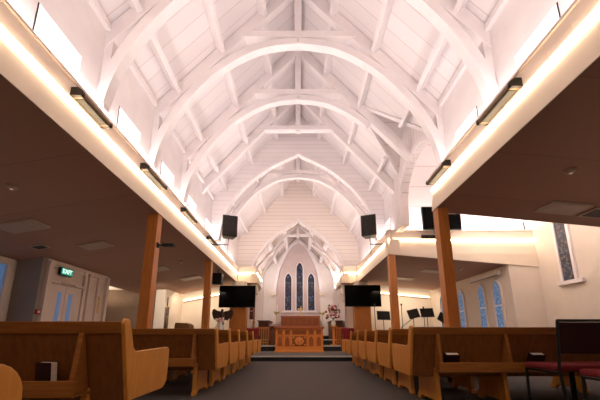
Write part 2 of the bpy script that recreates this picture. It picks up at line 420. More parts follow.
# ------------------------------------------------------------------ chancel
YC = 19.6
poly = [(-2.4, 0), (2.4, 0), (2.4, 4.75), (0, 7.55), (-2.4, 4.75)]
struct('wall_east', MB().prism(poly, 'y', YC, YC+.2), M['plasterw'], 'white east wall behind the altar with three lancets', 'wall')
for s, n in ((-1, 'left'), (1, 'right')):
    struct('wall_chancel_%s' % n, MB().box(min(s*2.25, s*2.4), max(s*2.25, s*2.4), YE+.25, YC, 0, 4.75), M['plasterw'], 'white %s wall of the chancel' % n, 'wall')
    q = [(s*0, 7.5), (s*2.45, 4.66), (s*2.45, 4.78), (0, 7.62)]
    struct('ceiling_chancel_%s' % n, MB().prism(q, 'y', YE+.25, YC), M['dimboard'], 'pale boarded %s slope of the chancel roof' % n, 'ceiling')
    for j, xx in enumerate((1.55, .8)):
        z = 7.5-1.16*xx
        struct('trim_%d' % pn, MB().prism([(s*(xx-.06), z+.05), (s*(xx+.08), z-.08), (s*(xx-.02), z-.2), (s*(xx-.16), z-.07)], 'y', YE+.25, YC), M['white'], 'white %s purlin of the chancel roof on the %s' % (('lower', 'upper')[j], n), 'beam'); pn += 1
CT = spline([(0, 5.92), (.55, 5.70), (1.1, 5.18), (1.55, 4.5), (1.85, 3.8), (2.0, 3.1)])
def ctruss(y, label):
    root = thing('chancel_truss', (0, y, 0), label, 'roof truss', kind='structure')
    for s in (-1, 1):
        MB().prism([(0, 6.98), (s*2.25, 4.37), (s*2.25, 4.18), (0, 6.79)], 'y', -.06, .06).build('rafter', M['white'], root)
        cp = [p for p in CT if p[0] > .62]
        MB().strip([(s*a, b) for a, b in cp], [(s*a, b) for a, b in offset(cp, .14)], 'y', -.07, .07).build('arch_brace', M['white'], root)
    MB().box(-.70, .70, -.075, .075, 6.10, 6.22).build('collar', M['white'], root)
    MB().box(-.07, .07, -.065, .065, 6.0, 6.85).build('king_post', M['white'], root)
ctruss(15.6, 'white chancel roof truss close behind the chancel arch')
# blind arch on the east wall with corbels
EA = half_arch([(0, 6.98), (.48, 6.62), (.93, 5.78), (1.20, 5.08), (1.36, 4.2), (1.44, 3.55)])
EA[len(EA)//2] = (0, 7.02)
struct('wall_east_field', MB().prism([(EA[0][0], 1.0)] + EA + [(EA[-1][0], 1.0)], 'y', YC-.012, YC+.002), M['pinkwall'], 'pinkish plaster field inside the blind arch', 'wall')
struct('trim_%d' % pn, MB().strip(EA, offset(EA, .20), 'y', YC-.2, YC), M['white'], 'white pointed blind arch framing the three east windows', 'trim'); pn += 1
for s in (-1, 1):
    struct('trim_%d' % pn, MB().prism([(s*1.36, 3.57), (s*1.82, 3.57), (s*1.72, 3.35), (s*1.46, 3.35)], 'y', YC-.2, YC), M['plaster'], 'pale stone corbel at the %s foot of the blind arch' % ('left' if s < 0 else 'right'), 'corbel'); pn += 1

def lancet(w, h, hs, n=8):
    """pointed outline, base centre at origin: (x,z) list"""
    r = []
    a = h-hs
    for i in range(n+1):
        t = i/n*PI/3; r.append((max(0, -w+2*w*math.cos(t)), hs + a*math.sin(t)/math.sin(PI/3)))
    return [(-w, 0)] + [(-x, z) for x, z in r] + [(x, z) for x, z in reversed(r[:-1])] + [(w, 0)]
def lancet_window(name, loc, rz, w, h, hs, mat, label, sill=True, bar=False, group=None):
    root = thing(name, loc, label, 'window', group, rz, 'structure')
    o = lancet(w, h, hs); i = lancet(w-.05, h-.06, hs-.0)
    i = [(x, z+.03 if z == 0 else z) for x, z in i]
    MB().prism(i, 'y', -.02, -.004).build('pane', mat, root)
    MB().strip(i, o, 'y', -.06, -.001).box(-w, w, -.06, -.001, 0, .03).build('frame', M['plaster'] if bar else M['white'], root)
    if bar: MB().box(-w+.05, w-.05, -.05, -.02, hs*.62, hs*.62+.035).build('glazing_bar', M['white'], root)
    if sill: MB().box(-w-.06, w+.06, -.12, -.001, -.07, 0).build('sill', M['white'], root)
    return root
k = wn[0]
lancet_window('window_%d' % k, (0.11, YC-.012, 2.37), 0, .26, 3.3, 2.75, M['stain'], 'tall middle stained glass lancet behind the altar', False)
lancet_window('window_%d' % (k+1), (-.64, YC-.012, 2.37), 0, .26, 2.55, 2.05, M['stain'], 'shorter stained glass lancet to the left of the middle one behind the altar', False)
lancet_window('window_%d' % (k+2), (.87, YC-.012, 2.37), 0, .26, 2.55, 2.05, M['stain'], 'shorter stained glass lancet to the right of the middle one behind the altar', False)
struct('trim_%d' % pn, MB().box(-1.02, 1.25, YC-.1, YC, 2.27, 2.37), M['white'], 'white sill below the three east lancets', 'sill'); pn += 1
wk = k+3

# ------------------------------------------------------------------ coves (bulkhead, light strip, lip) along the nave
def cove(name, axis, line, sgn, a, b, label, zt=ZT, ends=None):
    """bulkhead, light strip and lip; room side is -sgn of the normal; line = inner face coordinate"""
    root = thing(name, (0, 0, ZS), label, 'light cove', kind='structure')
    def prism(q, nm, mat):
        q = [(line+sgn*d, z) for d, z in q]
        mb = MB()
        if axis == 'y': mb.prism(q, 'y', a, b)
        else: mb.prism(q, 'x', a, b)
        return mb.build(nm, mat, root)
    prism([(0, .0), (.055, .42), (.34, .42), (.34, .02)], 'lip', M['lip'])
    prism([(.05, .44), (.05, zt-ZS-.02), (.14, zt-ZS-.02), (.14, .44)], 'bulkhead', M['bulk'])
    prism([(.025, zt-ZS-.035), (.025, zt-ZS), (.15, zt-ZS), (.15, zt-ZS-.035)], 'capping', M['bulk'])
    prism([(.06, .41), (.06, .46), (.34, .46), (.34, .41)], 'backing', M['lip'])
    prism([(.015, .43), (.015, .465), (.04, .465), (.04, .43)], 'light_strip', M['strip'])
    return root
# axis 'y' : profile in (x,z)
cove('trim_%d' % pn, 'y', -XL, -1, Y0, 13.75, 'beige bulkhead with warm cove light along the left of the nave'); pn += 1
cove('trim_%d' % pn, 'y', XR, 1, Y0, YTA, 'beige bulkhead with warm cove light along the near right of the nave'); pn += 1
cove('trim_%d' % pn, 'y', XF, 1, YTB, 13.75, 'beige bulkhead with warm cove light beyond the transept'); pn += 1
cove('trim_%d' % pn, 'x', YTB, 1, XF, 7.2, 'beige bulkhead with warm cove light across the back of the transept'); pn += 1
# returns by the chancel: front face, then into the chancel
for s, n in ((-1, 'left'), (1, 'right')):
    xo, xi = (2.8, 1.88) if s < 0 else (2.74, 2.02)
    cove('trim_%d' % pn, 'x', 13.75, 1, min(s*xo, s*xi), max(s*xo, s*xi), 'warm lit cove returning towards the chancel on the %s' % n, zt=ZT+.02); pn += 1
    cove('trim_%d' % pn, 'y', s*xi, s, 13.75, 15.6, 'warm lit cove running into the chancel on the %s' % n, zt=ZT+.02); pn += 1
    struct('trim_%d' % pn, MB().box(min(s*(xi+.03), s*(xo+.3)), max(s*(xi+.03), s*(xo+.3)), 13.79, 14.39, ZS-.02, ZS), M['soffit'], 'brown soffit under the %s chancel cove' % n, 'soffit'); pn += 1
    # stepped bracket under the end of the cove
    struct('trim_%d' % pn, MB().box(min(s*(xi+.04), s*(xi+.35)), max(s*(xi+.04), s*(xi+.35)), 14.0, 14.38, 2.72, 3.18).box(min(s*(xi+.1), s*(xi+.35)), max(s*(xi+.1), s*(xi+.35)), 14.05, 14.38, 2.4, 2.72), M['plaster'], 'stepped cream bracket below the %s chancel cove' % n, 'bracket'); pn += 1

# ------------------------------------------------------------------ aisles
def aisle_ceiling(name, s, x0, x1, y0, y1, sl, label):
    q = [(s*x0, ZS), (s*x1, ZS-sl*(x1-x0)), (s*x1, ZS-sl*(x1-x0)+.1), (s*x0, ZS+.02)]
    struct(name, MB().prism(q, 'y', y0, y1), M['soffit'], label, 'ceiling')
aisle_ceiling('ceiling_aisle_left', -1, XL+.01, 6.62, Y0, 13.9, SL_L, 'low brown ceiling over the left aisle')
aisle_ceiling('ceiling_aisle_right', 1, XR+.01, 7.2, Y0, YTA, SL_R, 'low brown ceiling over the near right aisle')
aisle_ceiling('ceiling_aisle_right_far', 1, XF+.01, 7.2, YTB+.01, 13.9, .09, 'low brown ceiling over the far right aisle')
zcl = lambda x: ZS - SL_L*(x-XL)
zcr_ = lambda x: ZS - SL_R*(x-XR)
zcf = lambda x: ZS - .09*(x-XF)
# right walls
struct('trim_70', MB().prism([(XF, ZS+.01), (7.2, ZS+.01), (7.2, ZS-.09*(7.2-XF)), (XF, ZS-.004)], 'y', YTB+.0, YTB+.06), M['lip'], 'cream tapering fascia under the transept cove', 'fascia')
struct('trim_71', MB().prism([(XR+.01, ZS+.2), (7.2, ZS+.2), (7.2, ZS-SL_R*(7.2-XR)), (XR+.01, ZS)], 'y', YTA-.01, YTA), M['lip'], 'cream end fascia of the near right aisle ceiling', 'fascia')
struct('wall_transept_end', MB().prism([(Y0, 0), (YTB+.3, 0), (YTB+.3, 4.3), (TR_Y, 7.2), (5.4, 4.3), (Y0, 4.0)], 'x', 7.2, 7.4), M['plaster'], 'cream end wall of the transept with a tall narrow window', 'wall')
struct('wall_transept_back', MB().box(XN+.2, 7.2, YTB+.34, YTB+.5, ZS+.1, 5.0), M['plasterw'], 'bright white wall above the transept cove', 'wall')
struct('wall_transept_front', MB().box(XN+.2, 7.2, YTA-.15, YTA-.01, ZS+.15, 5.0), M['plasterw'], 'white wall above the near aisle facing the transept', 'wall')
struct('wall_right_aisle_return', MB().box(6.3, 7.2, YTB+.03, YTB+.15, 0, 2.95), M['plaster'], 'cream wall return beside the far right aisle windows', 'wall')
struct('wall_right_aisle', MB().box(6.3, 6.45, YTB+.15, 14.2, 0, 2.98), M['plaster'], 'cream outer wall of the far right aisle', 'wall')
struct('wall_right_aisle_back', MB().box(2.3, 6.45, 14.2, 14.35, 0, 3.2), M['plaster'], 'warm cream wall behind the music stands', 'wall')
# left walls
struct('wall_left_aisle_near', MB().box(-6.75, -6.6, Y0, 6.85, 0, 2.62), M['plaster'], 'outer wall of the left aisle near the camera', 'wall')
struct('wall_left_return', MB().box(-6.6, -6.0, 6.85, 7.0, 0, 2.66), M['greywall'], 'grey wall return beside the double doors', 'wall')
struct('wall_left_doors', MB().box(-6.12, -6.0, 7.0, 9.3, 0, 2.64), M['doorp'], 'pale panelled wall around the double doors', 'wall')
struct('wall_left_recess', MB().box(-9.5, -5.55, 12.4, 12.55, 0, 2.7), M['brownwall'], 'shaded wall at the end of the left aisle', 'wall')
struct('wall_left_corner', MB().box(-5.85, -5.45, 12.28, 12.4, 0, 2.66), M['plasterw'], 'white wall edge beside the processional cross', 'wall')
struct('wall_left_alcove', MB().box(-5.65, -5.5, 12.55, 14.2, 0, 2.9), M['plaster'], 'cream side wall of the lit alcove', 'wall')
struct('wall_left_aisle_back', MB().box(-5.65, -2.3, 14.2, 14.35, 0, 3.2), M['plaster'], 'warm cream wall behind the eagle lectern', 'wall')
struct('wall_left_corridor', MB().box(-9.6, -9.5, 6.85, 12.5, 0, 3.2), M['plaster'], 'far wall of the corridor behind the double doors', 'wall')
struct('ceiling_corridor', MB().box(-9.5, -6.63, 9.3, 12.5, 2.66, 2.76), M['plasterw'], 'pale corridor ceiling beyond the door wall', 'ceiling')
struct('ceiling_corridor_near', MB().box(-9.5, -6.63, 6.85, 9.3, 2.75, 2.85), M['plasterw'], 'pale ceiling behind the double doors', 'ceiling')
# backs of the aisles behind the camera
struct('wall_back_left', MB().box(-6.75, -XN-.4, Y0-.2, Y0, 0, 3.2), M['plaster'], 'wall at the back of the left aisle', 'wall')
struct('wall_back_right', MB().box(XN+.4, 7.4, Y0-.2, Y0, 0, 3.3), M['plaster'], 'wall at the back of the right aisle', 'wall')
# lit strip coves on the rear aisle walls
def wall_strip(s, x0, x1, fn, label):
    global pn
    root = thing('trim_%d' % pn, (0, 14.2, 2), label, 'light cove', kind='structure'); pn += 1
    q = [(s*x, fn(x)-2-.34+dz) for x, dz in ((x0, 0), (x1, 0), (x1, .05), (x0, .05))]
    MB().prism(q, 'y', -.12, -.09).build('light_strip', M['strip2'], root)
    q = [(s*x, fn(x)-2-.37+dz) for x, dz in ((x0, 0), (x1, 0), (x1, .015), (x0, .015))]
    MB().prism(q, 'y', -.14, -.001).build('ledge', M['lip'], root)
wall_strip(1, 3.0, 6.2, zcf, 'warm light strip high on the wall behind the music stands')
wall_strip(-1, 3.0, 5.4, zcl, 'warm light strip high on the wall behind the eagle lectern')

# windows on the right
for i, (y, t) in enumerate(((9.38, 'nearest the corner'), (10.2, 'second from the corner'), (11.5, 'third from the corner, partly behind the post'), (13.0, 'farthest, near the music stands'))):
    lancet_window('window_%d' % wk, (6.3, y, .95), PI/2, .23, 1.62, 1.2, M['frost'], 'pale blue lancet window in the far right aisle wall, %s' % t, True, True); wk += 1
    # frames face the aisle (-X)
for o in bpy.data.objects:
    if o.name in ['window_%d' % q for q in range(wk-4, wk)]: o.rotation_euler = (0, 0, -PI/2)
root = thing('window_%d' % wk, (7.2, 7.78, 2.22), 'tall narrow dark stained window with white sill on the transept end wall', 'window', kind='structure'); wk += 1
MB().box(-.03, -.005, -.17, .17, 0, 2.6).build('pane', M['stain2'], root)
MB().box(-.06, -.001, -.24, -.17, 0, 2.6).box(-.06, -.001, .17, .24, 0, 2.6).box(-.06, -.001, -.24, .24, 2.6, 2.67).build('frame', M['white'], root)
MB().box(-.09, -.001, -.40, .34, -.10, 0).build('sill', M['white'], root)

# ------------------------------------------------------------------ posts and piers
def post(x, y, top, label, w=.2):
    root = thing('timber_post', (x, y, 0), label, 'post', 'timber posts under the coves')
    MB().box(-w/2, w/2, -w/2, w/2, 0, top-.02).build('shaft', M['post'], root, .008)
    MB().box(-w/2-.015, w/2+.015, -w/2-.015, w/2+.015, 0, .08).build('plinth', M['walnut'], root, .004)
post(-XL-.10, 5.74, ZS, 'square orange timber post carrying the black camera arm on the left')
post(-XL-.11, 9.55, ZS, 'square orange timber post beside the eagle lectern')
post(XR+.10, 5.45, ZS, 'square orange timber post before the transept, in front of the blue lancets')
post(XF+.10, 8.85, ZS, 'square orange timber post at the far corner of the transept')
post(XR+.26, 1.80, ZS, 'square orange timber post at the upper right edge, above the red chairs')
def pier(x, label):
    root = thing('timber_pier', (x, 13.55, .38), label, 'pier', 'veneered piers beside the chancel')
    MB().box(-.36, .36, -.25, .22, 0, 1.95).build('shaft', M['pier'], root, .01)
    MB().box(-.38, .38, -.27, .24, 0, .09).build('plinth', M['pier'], root, .005)
    MB().box(-.40, .40, -.25, .22, 1.95, 2.05).box(-.3, .3, -.2, .2, 2.05, 2.84).build('capital', M['plaster'], root)
pier(-2.66, 'orange veneered pier below the large screen on the left of the chancel')
pier(2.86, 'orange veneered pier below the large screen on the right of the chancel')

def tv(x, y, z, w, h, label, rz=0):
    root = thing('television', (x, y, z), label, 'television', rz=rz)
    MB().box(-w/2, w/2, -.03, .03, 0, h).build('casing', M['black'], root, .008)
    MB().box(-w/2+.02, w/2-.02, -.034, -.03, .03, h-.02).build('screen', M['screen'], root)
    MB().box(-.2, .2, .03, .11, h*.3, h*.7).build('wall_bracket', M['metal'], root)
    return root
tv(-2.68, 13.18, 2.0, 1.60, .97, 'large black flat screen above the left veneered pier')
tv(2.86, 13.18, 2.04, 1.60, .96, 'large black flat screen above the right veneered pier')
r = tv(4.21, 8.3, 3.80, 1.13, .72, 'black flat screen hung high in the transept behind the post')
MB().box(-.05, .05, .10, .40, .02, .12).box(-.05, .05, .09, .14, .02, .4).build('mounting_arm', M['metal'], r)

# ------------------------------------------------------------------ heaters on the bulkheads
def heater(s, x, y, ln, label):
    root = thing('wall_heater', (x, y, 3.78), label, 'heater', 'radiant heaters on the bulkheads')
    q = [(0, -.05), (0, .06), (-s*.08, .06), (-s*.15, .01), (-s*.15, -.035), (-s*.13, -.05)]
    MB().prism(q, 'y', -ln/2, ln/2).build('case', M['heater'], root, .006)
    MB().box(*sorted((-s*.015, -s*.125)), -ln/2+.05, ln/2-.05, -.056, -.05).build('grille', M['hgrille'], root)
    for a in (-ln/2, ln/2):
        MB().prism([(x*1.04, z*1.08) for x, z in q], 'y', a-.02, a+.02).build('end_cap', M['metal'], root)
for y, ln, t in ((3.52, .58, 'nearest, its dark grille seen from below'), (5.30, .76, 'second along the left wall'), (7.2, .74, 'third along the left wall'), (9.3, .7, 'farthest, just before the loudspeaker')):
    heater(-1, -XL-.05, y, ln, 'slim bronze radiant heater on the left bulkhead, %s' % t)
heater(1, XR+.05, 3.42, .66, 'slim bronze radiant heater on the right bulkhead, nearest the camera')
heater(1, XR+.05, 5.15, .66, 'slim bronze radiant heater on the right bulkhead, at its far end by the transept')
root = thing('air_vent', (4.05, YTB+.05, 3.74), 'slotted grey air vent on the transept bulkhead beside the hung screen', 'vent')
MB().box(-.28, .28, -.02, 0, -.07, .07).build('frame', M['heater'], root)
MB().box(-.25, .25, -.026, -.02, -.05, .05).build('slats', M['grille'], root)
def access(s, x, y, label):
    root = thing('access_hatch', (x, y, 3.73), label, 'hatch', 'small access hatches on the bulkheads')
    for a in (-.14, .14): MB().box(*sorted((0, -s*.006)), a-.006, a+.006, -.075, .075).build('edge', M['lip'], root)
    MB().box(*sorted((0, -s*.004)), -.134, .134, -.069, .069).build('cover', M['bulk'], root)
access(-1, -XL-.05, 2.75, 'small square hatch flush in the left bulkhead')
access(1, XR+.05, 2.55, 'small square hatch flush in the right bulkhead')

# ------------------------------------------------------------------ loudspeakers
def speaker(s, x, y, z, label):
    root = thing('loudspeaker', (x, y, z), label, 'loudspeaker', 'black loudspeakers high on the nave walls', s*-.35)
    q = [(-.25, -.20), (.25, -.20), (.17, .18), (-.17, .18)]
    MB().prism(q, 'z', 0, .72).build('cabinet', M['black'], root, .02)
    MB().box(-.22, .22, -.215, -.2, .04, .68).build('grille', M['metal'], root)
    MB().tube([(0, .08, -.0), (0, .08, -.22), (s*.55, .12, -.26)], .02, 8).build('bracket', M['black'], root)
    MB().tube([(0, .12, -.22), (0, .16, -.55)], .008, 6).build('cable', M['black'], root)
speaker(-1, -2.30, 9.5, 3.97, 'black loudspeaker on a bracket high on the left by the wide arch')
speaker(1, 2.38, 9.5, 3.99, 'black loudspeaker on a bracket high on the right by the wide arch')
root = thing('small_loudspeaker', (-2.95, 10.85, 2.62), 'small black loudspeaker hung under the left soffit beside the screen', 'loudspeaker')
MB().box(-.17, .17, -.13, .13, 0, .42).build('cabinet', M['black'], root, .015)
MB().box(-.15, .15, -.14, -.13, .02, .40).build('grille', M['metal'], root)
MB().tube([(0, 0, .42), (0, 0, .55)], .02).build('bracket', M['metal'], root)

# ------------------------------------------------------------------ ceiling fittings
def ceil_panel(s, x, y, w, d, fn, label, vent=False):
    sl = -math.atan((fn(x+.1)-fn(x-.1))/.2)
    root = thing('ceiling_vent' if vent else 'ceiling_panel', (s*x, y, fn(x)), label, 'vent' if vent else 'ceiling panel')
    root.rotation_euler = (0, s*sl, 0)
    MB().box(-w/2, w/2, -d/2, d/2, -.025, 0).build('frame', M['panel'], root, .004)
    MB().box(-w/2+.05, w/2-.05, -d/2+.04, d/2-.04, -.03, -.025).build('slats' if vent else 'diffuser', M['grille'] if vent else M['panel'], root)
ceil_panel(1, 4.68, 4.95, .68, .45, zcr_, 'pale flush panel in the near right aisle ceiling')
ceil_panel(1, 5.35, 5.0, .46, .36, zcr_, 'dark vent in the right aisle ceiling at the picture edge', True)
ceil_panel(-1, 5.1, 5.25, .7, .45, zcl, 'pale flush panel in the left aisle ceiling, nearest')
ceil_panel(-1, 4.7, 6.70, .6, .42, zcl, 'pale flush panel in the left aisle ceiling, left of the camera arm')
ceil_panel(-1, 5.6, 6.25, .30, .25, zcl, 'small dark vent in the left aisle ceiling', True)
ceil_panel(-1, 4.55, 9.4, .7, .5, zcl, 'pale flush panel in the left aisle ceiling, between the two posts')
ceil_panel(-1, 4.1, 11.3, .7, .5, zcl, 'pale flush panel in the left aisle ceiling, farthest before the alcove')
ceil_panel(1, 4.3, 11.9, .7, .5, zcf, 'pale flush panel in the far right aisle ceiling, above the music stands')
ceil_panel(1, 4.7, 10.3, .7, .45, zcf, 'pale flush panel in the far right aisle ceiling, left of the lancets')
def detector(s, x, y, fn, label, r=.07, cat='smoke detector', nm='smoke_detector'):
    root = thing(nm, (s*x, y, fn(x)-.0), label, cat)
    MB().lathe([(r, .0), (r, -.02), (r*.75, -.045), (r*.4, -.055)]).build('body', M['downl'], root)
    MB().lathe([(r*.3, -.053), (r*.28, -.062)]).build('lens', M['ledlamp'], root)
detector(1, 3.85, 3.85, zcr_, 'small round smoke detector on the near right aisle ceiling')
detector(-1, 4.2, 4.05, zcl, 'small round smoke detector on the near left aisle ceiling')
detector(1, 5.35, 9.6, zcf, 'small round detector on the far right ceiling near the lancets')
detector(-1, 3.6, 9.0, zcl, 'small round detector on the left ceiling before the second post')

# camera arm on left post
root = thing('camera_arm', (-XL+.003, 5.74, 2.55), 'black camera on a short arm fixed to the left timber post', 'camera')
MB().tube([(0, 0, 0), (.12, -.02, 0)], .015).build('arm', M['black'], root)
MB().box(.10, .34, -.06, .04, -.03, .03).build('body', M['black'], root, .01)
MB().box(-.002, .02, -.04, .04, -.05, .05).build('mounting_plate', M['black'], root)

# ------------------------------------------------------------------ pews
PEND = [(-.03, .33)]
def pew_profile(rad=.05):
    p = [(.135, .33), (-.012, .865), (-.005, .885), (0.01, .90), (.035, .90), (.06, .885), (.075, .86), (.115, .76), (.14, .70), (.17, .675), (.20, .668)]
    p.append((.77-rad, .682))
    for i in range(7):
        t = PI/2 - i/6*PI/2; p.append((.77-rad+rad*math.cos(t), .682-rad+rad*math.sin(t)))
    p.append((.77, .46))
    for i in range(1, 6):
        t = -i/5*PI/2; p.append((.66+.11*math.cos(t), .44+.11*math.sin(t)))
    return p
def leg_profile():
    return [(.11, .42), (.10, .06), (.08, .04), (.08, 0), (.18, 0), (.19, .025), (.23, .05), (.53, .05), (.57, .025), (.58, 0), (.68, 0), (.68, .04), (.66, .06), (.62, .12), (.60, .42)]
def pew(s, x, y, ln, label, brk=(.28, 1.16), ledge_end=None, low=False, rad=.05):
    root = thing('pew', (s*x, y, 0), label, 'pew', 'pews left of the aisle' if s < 0 else 'pews right of the aisle')
    X = lambda a, b: (min(s*a, s*b), max(s*a, s*b))
    ztop = .69 if low else .88
    yb = lambda z: (.87-z)*.272
    MB().prism([(yb(.32), .32), (yb(ztop-.075), ztop-.075), (yb(ztop-.075)+.03, ztop-.075), (yb(.32)+.03, .32)], 'x', *X(.03, ln-.03)).build('back', M['oakshade'], root)
    MB().prism([(yb(ztop-.085)-.012, ztop-.085), (yb(ztop)-.012, ztop), (yb(ztop)+.04, ztop), (yb(ztop-.085)+.045, ztop-.085)], 'x', *X(.03, ln-.03)).build('top_rail', M['oakh'], root, .006)
    prof = pew_profile(rad)
    if low: prof = [(.135, .33), (.042, .67), (.055, .69)] + prof[11:]
    for a, b in ((0, .03), (ln-.03, ln)):
        MB().prism(prof, 'x', *X(a, b)).build('pew_end', M['oak'], root, .006)
    lg = [brk[0]-.01, brk[1]-.01] + ([ln-.32] if ln > 2.0 else [])
    for a in lg:
        MB().prism(leg_profile(), 'x', *X(a, a+.05)).build('leg', M['oak'], root, .004)
    if not low:
        MB().box(*X(.04, ln-.04), .13, .62, .42, .46).build('seat', M['oakh'], root, .006)
        le = ledge_end or (brk[1]+.06)
        MB().box(*X(brk[0]-.02, le), -.055, -.037, .385, .49).box(*X(brk[0]-.02, le), -.037, .125, .385, .40).build('book_ledge', M['oakh'], root, .004)
        for a in brk:
            q = [(.015, .80), (.10, .49), (.125, .40), (-.03, .40), (-.036, .49), (-.006, .80)]
            MB().prism(q, 'x', *X(a, a+.035)).build('ledge_bracket', M['oakh'], root, .003)  # darker rail oak stands in for shade on the bracket sides
    return root
lefty = [(.505, 1.5, 'nearest pew on the left, only its rounded arm showing at the frame edge'),
 (2.12, 2.8, 'long wooden pew on the left holding a hymn book, in front of the double doors'),
 (4.14, 2.9, 'second wooden pew on the left with tall dark back, standing beyond the gap'),
 (4.93, 1.55, 'wooden pew on the left, first pew end directly behind the tall dark back'),
 (5.72, 1.55, 'wooden pew on the left, second of the short pew ends receding to the altar'),
 (6.66, 2.4, 'wooden pew on the left, third of the short pew ends receding to the altar'),
 (7.52, 2.4, 'wooden pew on the left, last full-height pew before the altar step')]
for k, (y, ln, t) in enumerate(lefty): pew(-1, 1.20 if k == 1 else 1.1, y, ln, t, rad=.14 if k == 0 else .05)
pew(-1, 1.1, 8.40, 2.4, 'low wooden pew front on the left, closest to the altar step', low=True)
righty = [(3.52, 3.3, 'nearest wooden pew on the right with hymn books on its ledge', (.29, 1.07), 1.62),
 (4.31, 3.0, 'second wooden pew on the right from the camera', (.28, 1.12), None),
 (5.10, 1.3, 'third wooden pew on the right, stopping short of the timber post', (.28, .95), None),
 (5.89, 2.6, 'fourth wooden pew on the right from the camera', (.28, 1.12), None),
 (6.69, 2.6, 'fifth wooden pew on the right from the camera', (.28, 1.12), None),
 (7.55, 2.6, 'last full-height wooden pew on the right before the altar step', (.28, 1.12), None)]
for y, ln, t, b, le in righty: pew(1, 1.30, y, ln, t, b, le)
pew(1, 1.30, 8.40, 1.35, 'low wooden pew front on the right, closest to the altar step', low=True)

# hymn books
def book(x, y, z, rz, w, h, t, lean, label, dy=0):
    root = thing('hymn_book', (x, y, z), label, 'book', rz=rz)
    root.rotation_euler = (lean, 0, rz)
    MB().box(-w/2, w/2, -t/2, -t/2+.004, 0, h).box(-w/2, w/2, t/2-.004, t/2, 0, h).box(-w/2, -w/2+.004, -t/2+.004, t/2-.004, 0, h).build('cover', M['book'], root)
    MB().box(-w/2+.004, w/2-.005, -t/2+.004, t/2-.004, .004, h-.005).build('pages', M['paper'], root)
book(-1.72, 2.17, .402, -.30, .145, .205, .05, .12, 'dark hymn book with pale pages standing on the ledge of the nearest left pew')
book(1.74, 3.58, .412, 0, .15, .19, .065, .42, 'dark hymn book on the right pew ledge beside the inner bracket')
book(2.70, 3.58, .412, 0, .15, .19, .065, .42, 'dark hymn book on the right pew ledge in front of the red chairs')

# ------------------------------------------------------------------ red chairs
def chair(x, y, label):
    root = thing('stacking_chair', (x, y, 0), label, 'chair', 'red upholstered chairs on the right')
    MB().box(-.22, .22, .02, .44, .455, .515).build('seat', M['red'], root, .02)
    MB().hexa([(-.21, -.03, .62), (.21, -.03, .62), (.21, .0, .62), (-.21, .0, .62)], [(-.21, -.075, .905), (.21, -.075, .905), (.21, -.045, .905), (-.21, -.045, .905)]).build('backrest', M['maroon'], root, .01)
    for sx in (-1, 1):
        MB().tube([(sx*.225, -.075, .92), (sx*.225, -.01, .48), (sx*.225, -.04, 0)], .013, 8).build('leg', M['black'], root)
        MB().tube([(sx*.225, .40, .46), (sx*.225, .43, 0)], .013, 8).build('leg', M['black'], root)
    MB().tube([(-.225, -.01, .45), (-.225, .41, .45), (.225, .41, .45), (.225, -.01, .45)], .012, 8).build('seat_frame', M['black'], root)
    MB().tube([(-.225, -.072, .92), (.225, -.072, .92)], .013, 8).build('back_rail', M['black'], root)
    return root
chair(2.62, 2.88, 'red seated chair with dark maroon back, standing against the nearest right pew')
chair(3.10, 2.88, 'red seated chair beside the first one, cut by the right frame edge')
chair(2.56, 2.18, 'red seated chair in the lower right corner, only its seat front in view')

# ------------------------------------------------------------------ altar and chancel furniture
root = thing('altar_table', (.05, 11.95, .16), 'carved golden oak altar table standing on the lowest step', 'altar')
w = .93
MB().box(-w-.05, w+.05, -.03, .72, .90, .98).build('table_top', M['reredos'], root, .01)
MB().box(-w, w, .03, .68, .06, .90).build('body', M['altar'], root)
MB().box(-w-.03, w+.03, -.01, .70, 0, .07).build('plinth', M['altar'], root, .01)
MB().box(-w, w, .01, .03, .62, .66).box(-w, w, .01, .03, .86, .90).box(-w, w, .01, .03, .07, .22).build('rail', M['altar'], root)
for x in (-w+.03, -w+.32, -.32, .32, w-.32, w-.03):
    MB().box(x-.03, x+.03, .005, .03, .07, .90).build('stile', M['altar'], root)
for x0, x1 in ((-w+.06, -w+.29), (-w+.35, -.35), (-.29, .29), (.35, w-.35), (w-.29, w-.06)):
    MB().box(x0+.02, x1-.02, .018, .03, .68, .84).build('frieze_panel', M['altard'], root)
for x0, x1 in ((-w+.06, -w+.29), (-w+.35, -.35), (.35, w-.35), (w-.29, w-.06)):
    c = (x0+x1)/2; hw = (x1-x0)/2-.03
    q = [(c+a, .24+b) for a, b in lancet(hw, .36, .22)]
    MB().prism(q, 'y', .015, .03).build('arched_panel', M['reredos'], root, .004)
mb = MB().box(-.28, .28, .02, .03, .23, .61)
pc = mb.build('carved_panel', M['altard'], root)
mb = MB()
for k in range(8):
    a = k*PI/4; mb.ball((.13*math.cos(a), .015, .42+.11*math.sin(a)), .06, 1, .3, 1)
mb.ball((0, .01, .42), .07, 1, .35, 1)
for sx in (-1, 1):
    for sz in (-1, 1): mb.ball((sx*.22, .015, .42+sz*.14), .04, 1, .3, 1)
mb.build('rosette', M['altar'], pc)

root = thing('reredos', (.15, 18.9, .82), 'low dark carved wooden reredos below the east windows', 'reredos')
MB().box(-1.2, 1.2, 0, .45, 0, 1.12).build('body', M['reredos'], root, .01)
for i in range(6): MB().box(-1.12+i*.38, -1.12+i*.38+.33, -.015, 0, .62, 1.04).build('carved_panel', M['altard'], root)
MB().box(-1.24, 1.24, -.04, .47, 1.12, 1.18).build('top_moulding', M['reredos'], root, .01)
MB().box(-1.24, 1.24, -.03, 0, .5, .56).build('rail', M['reredos'], root)

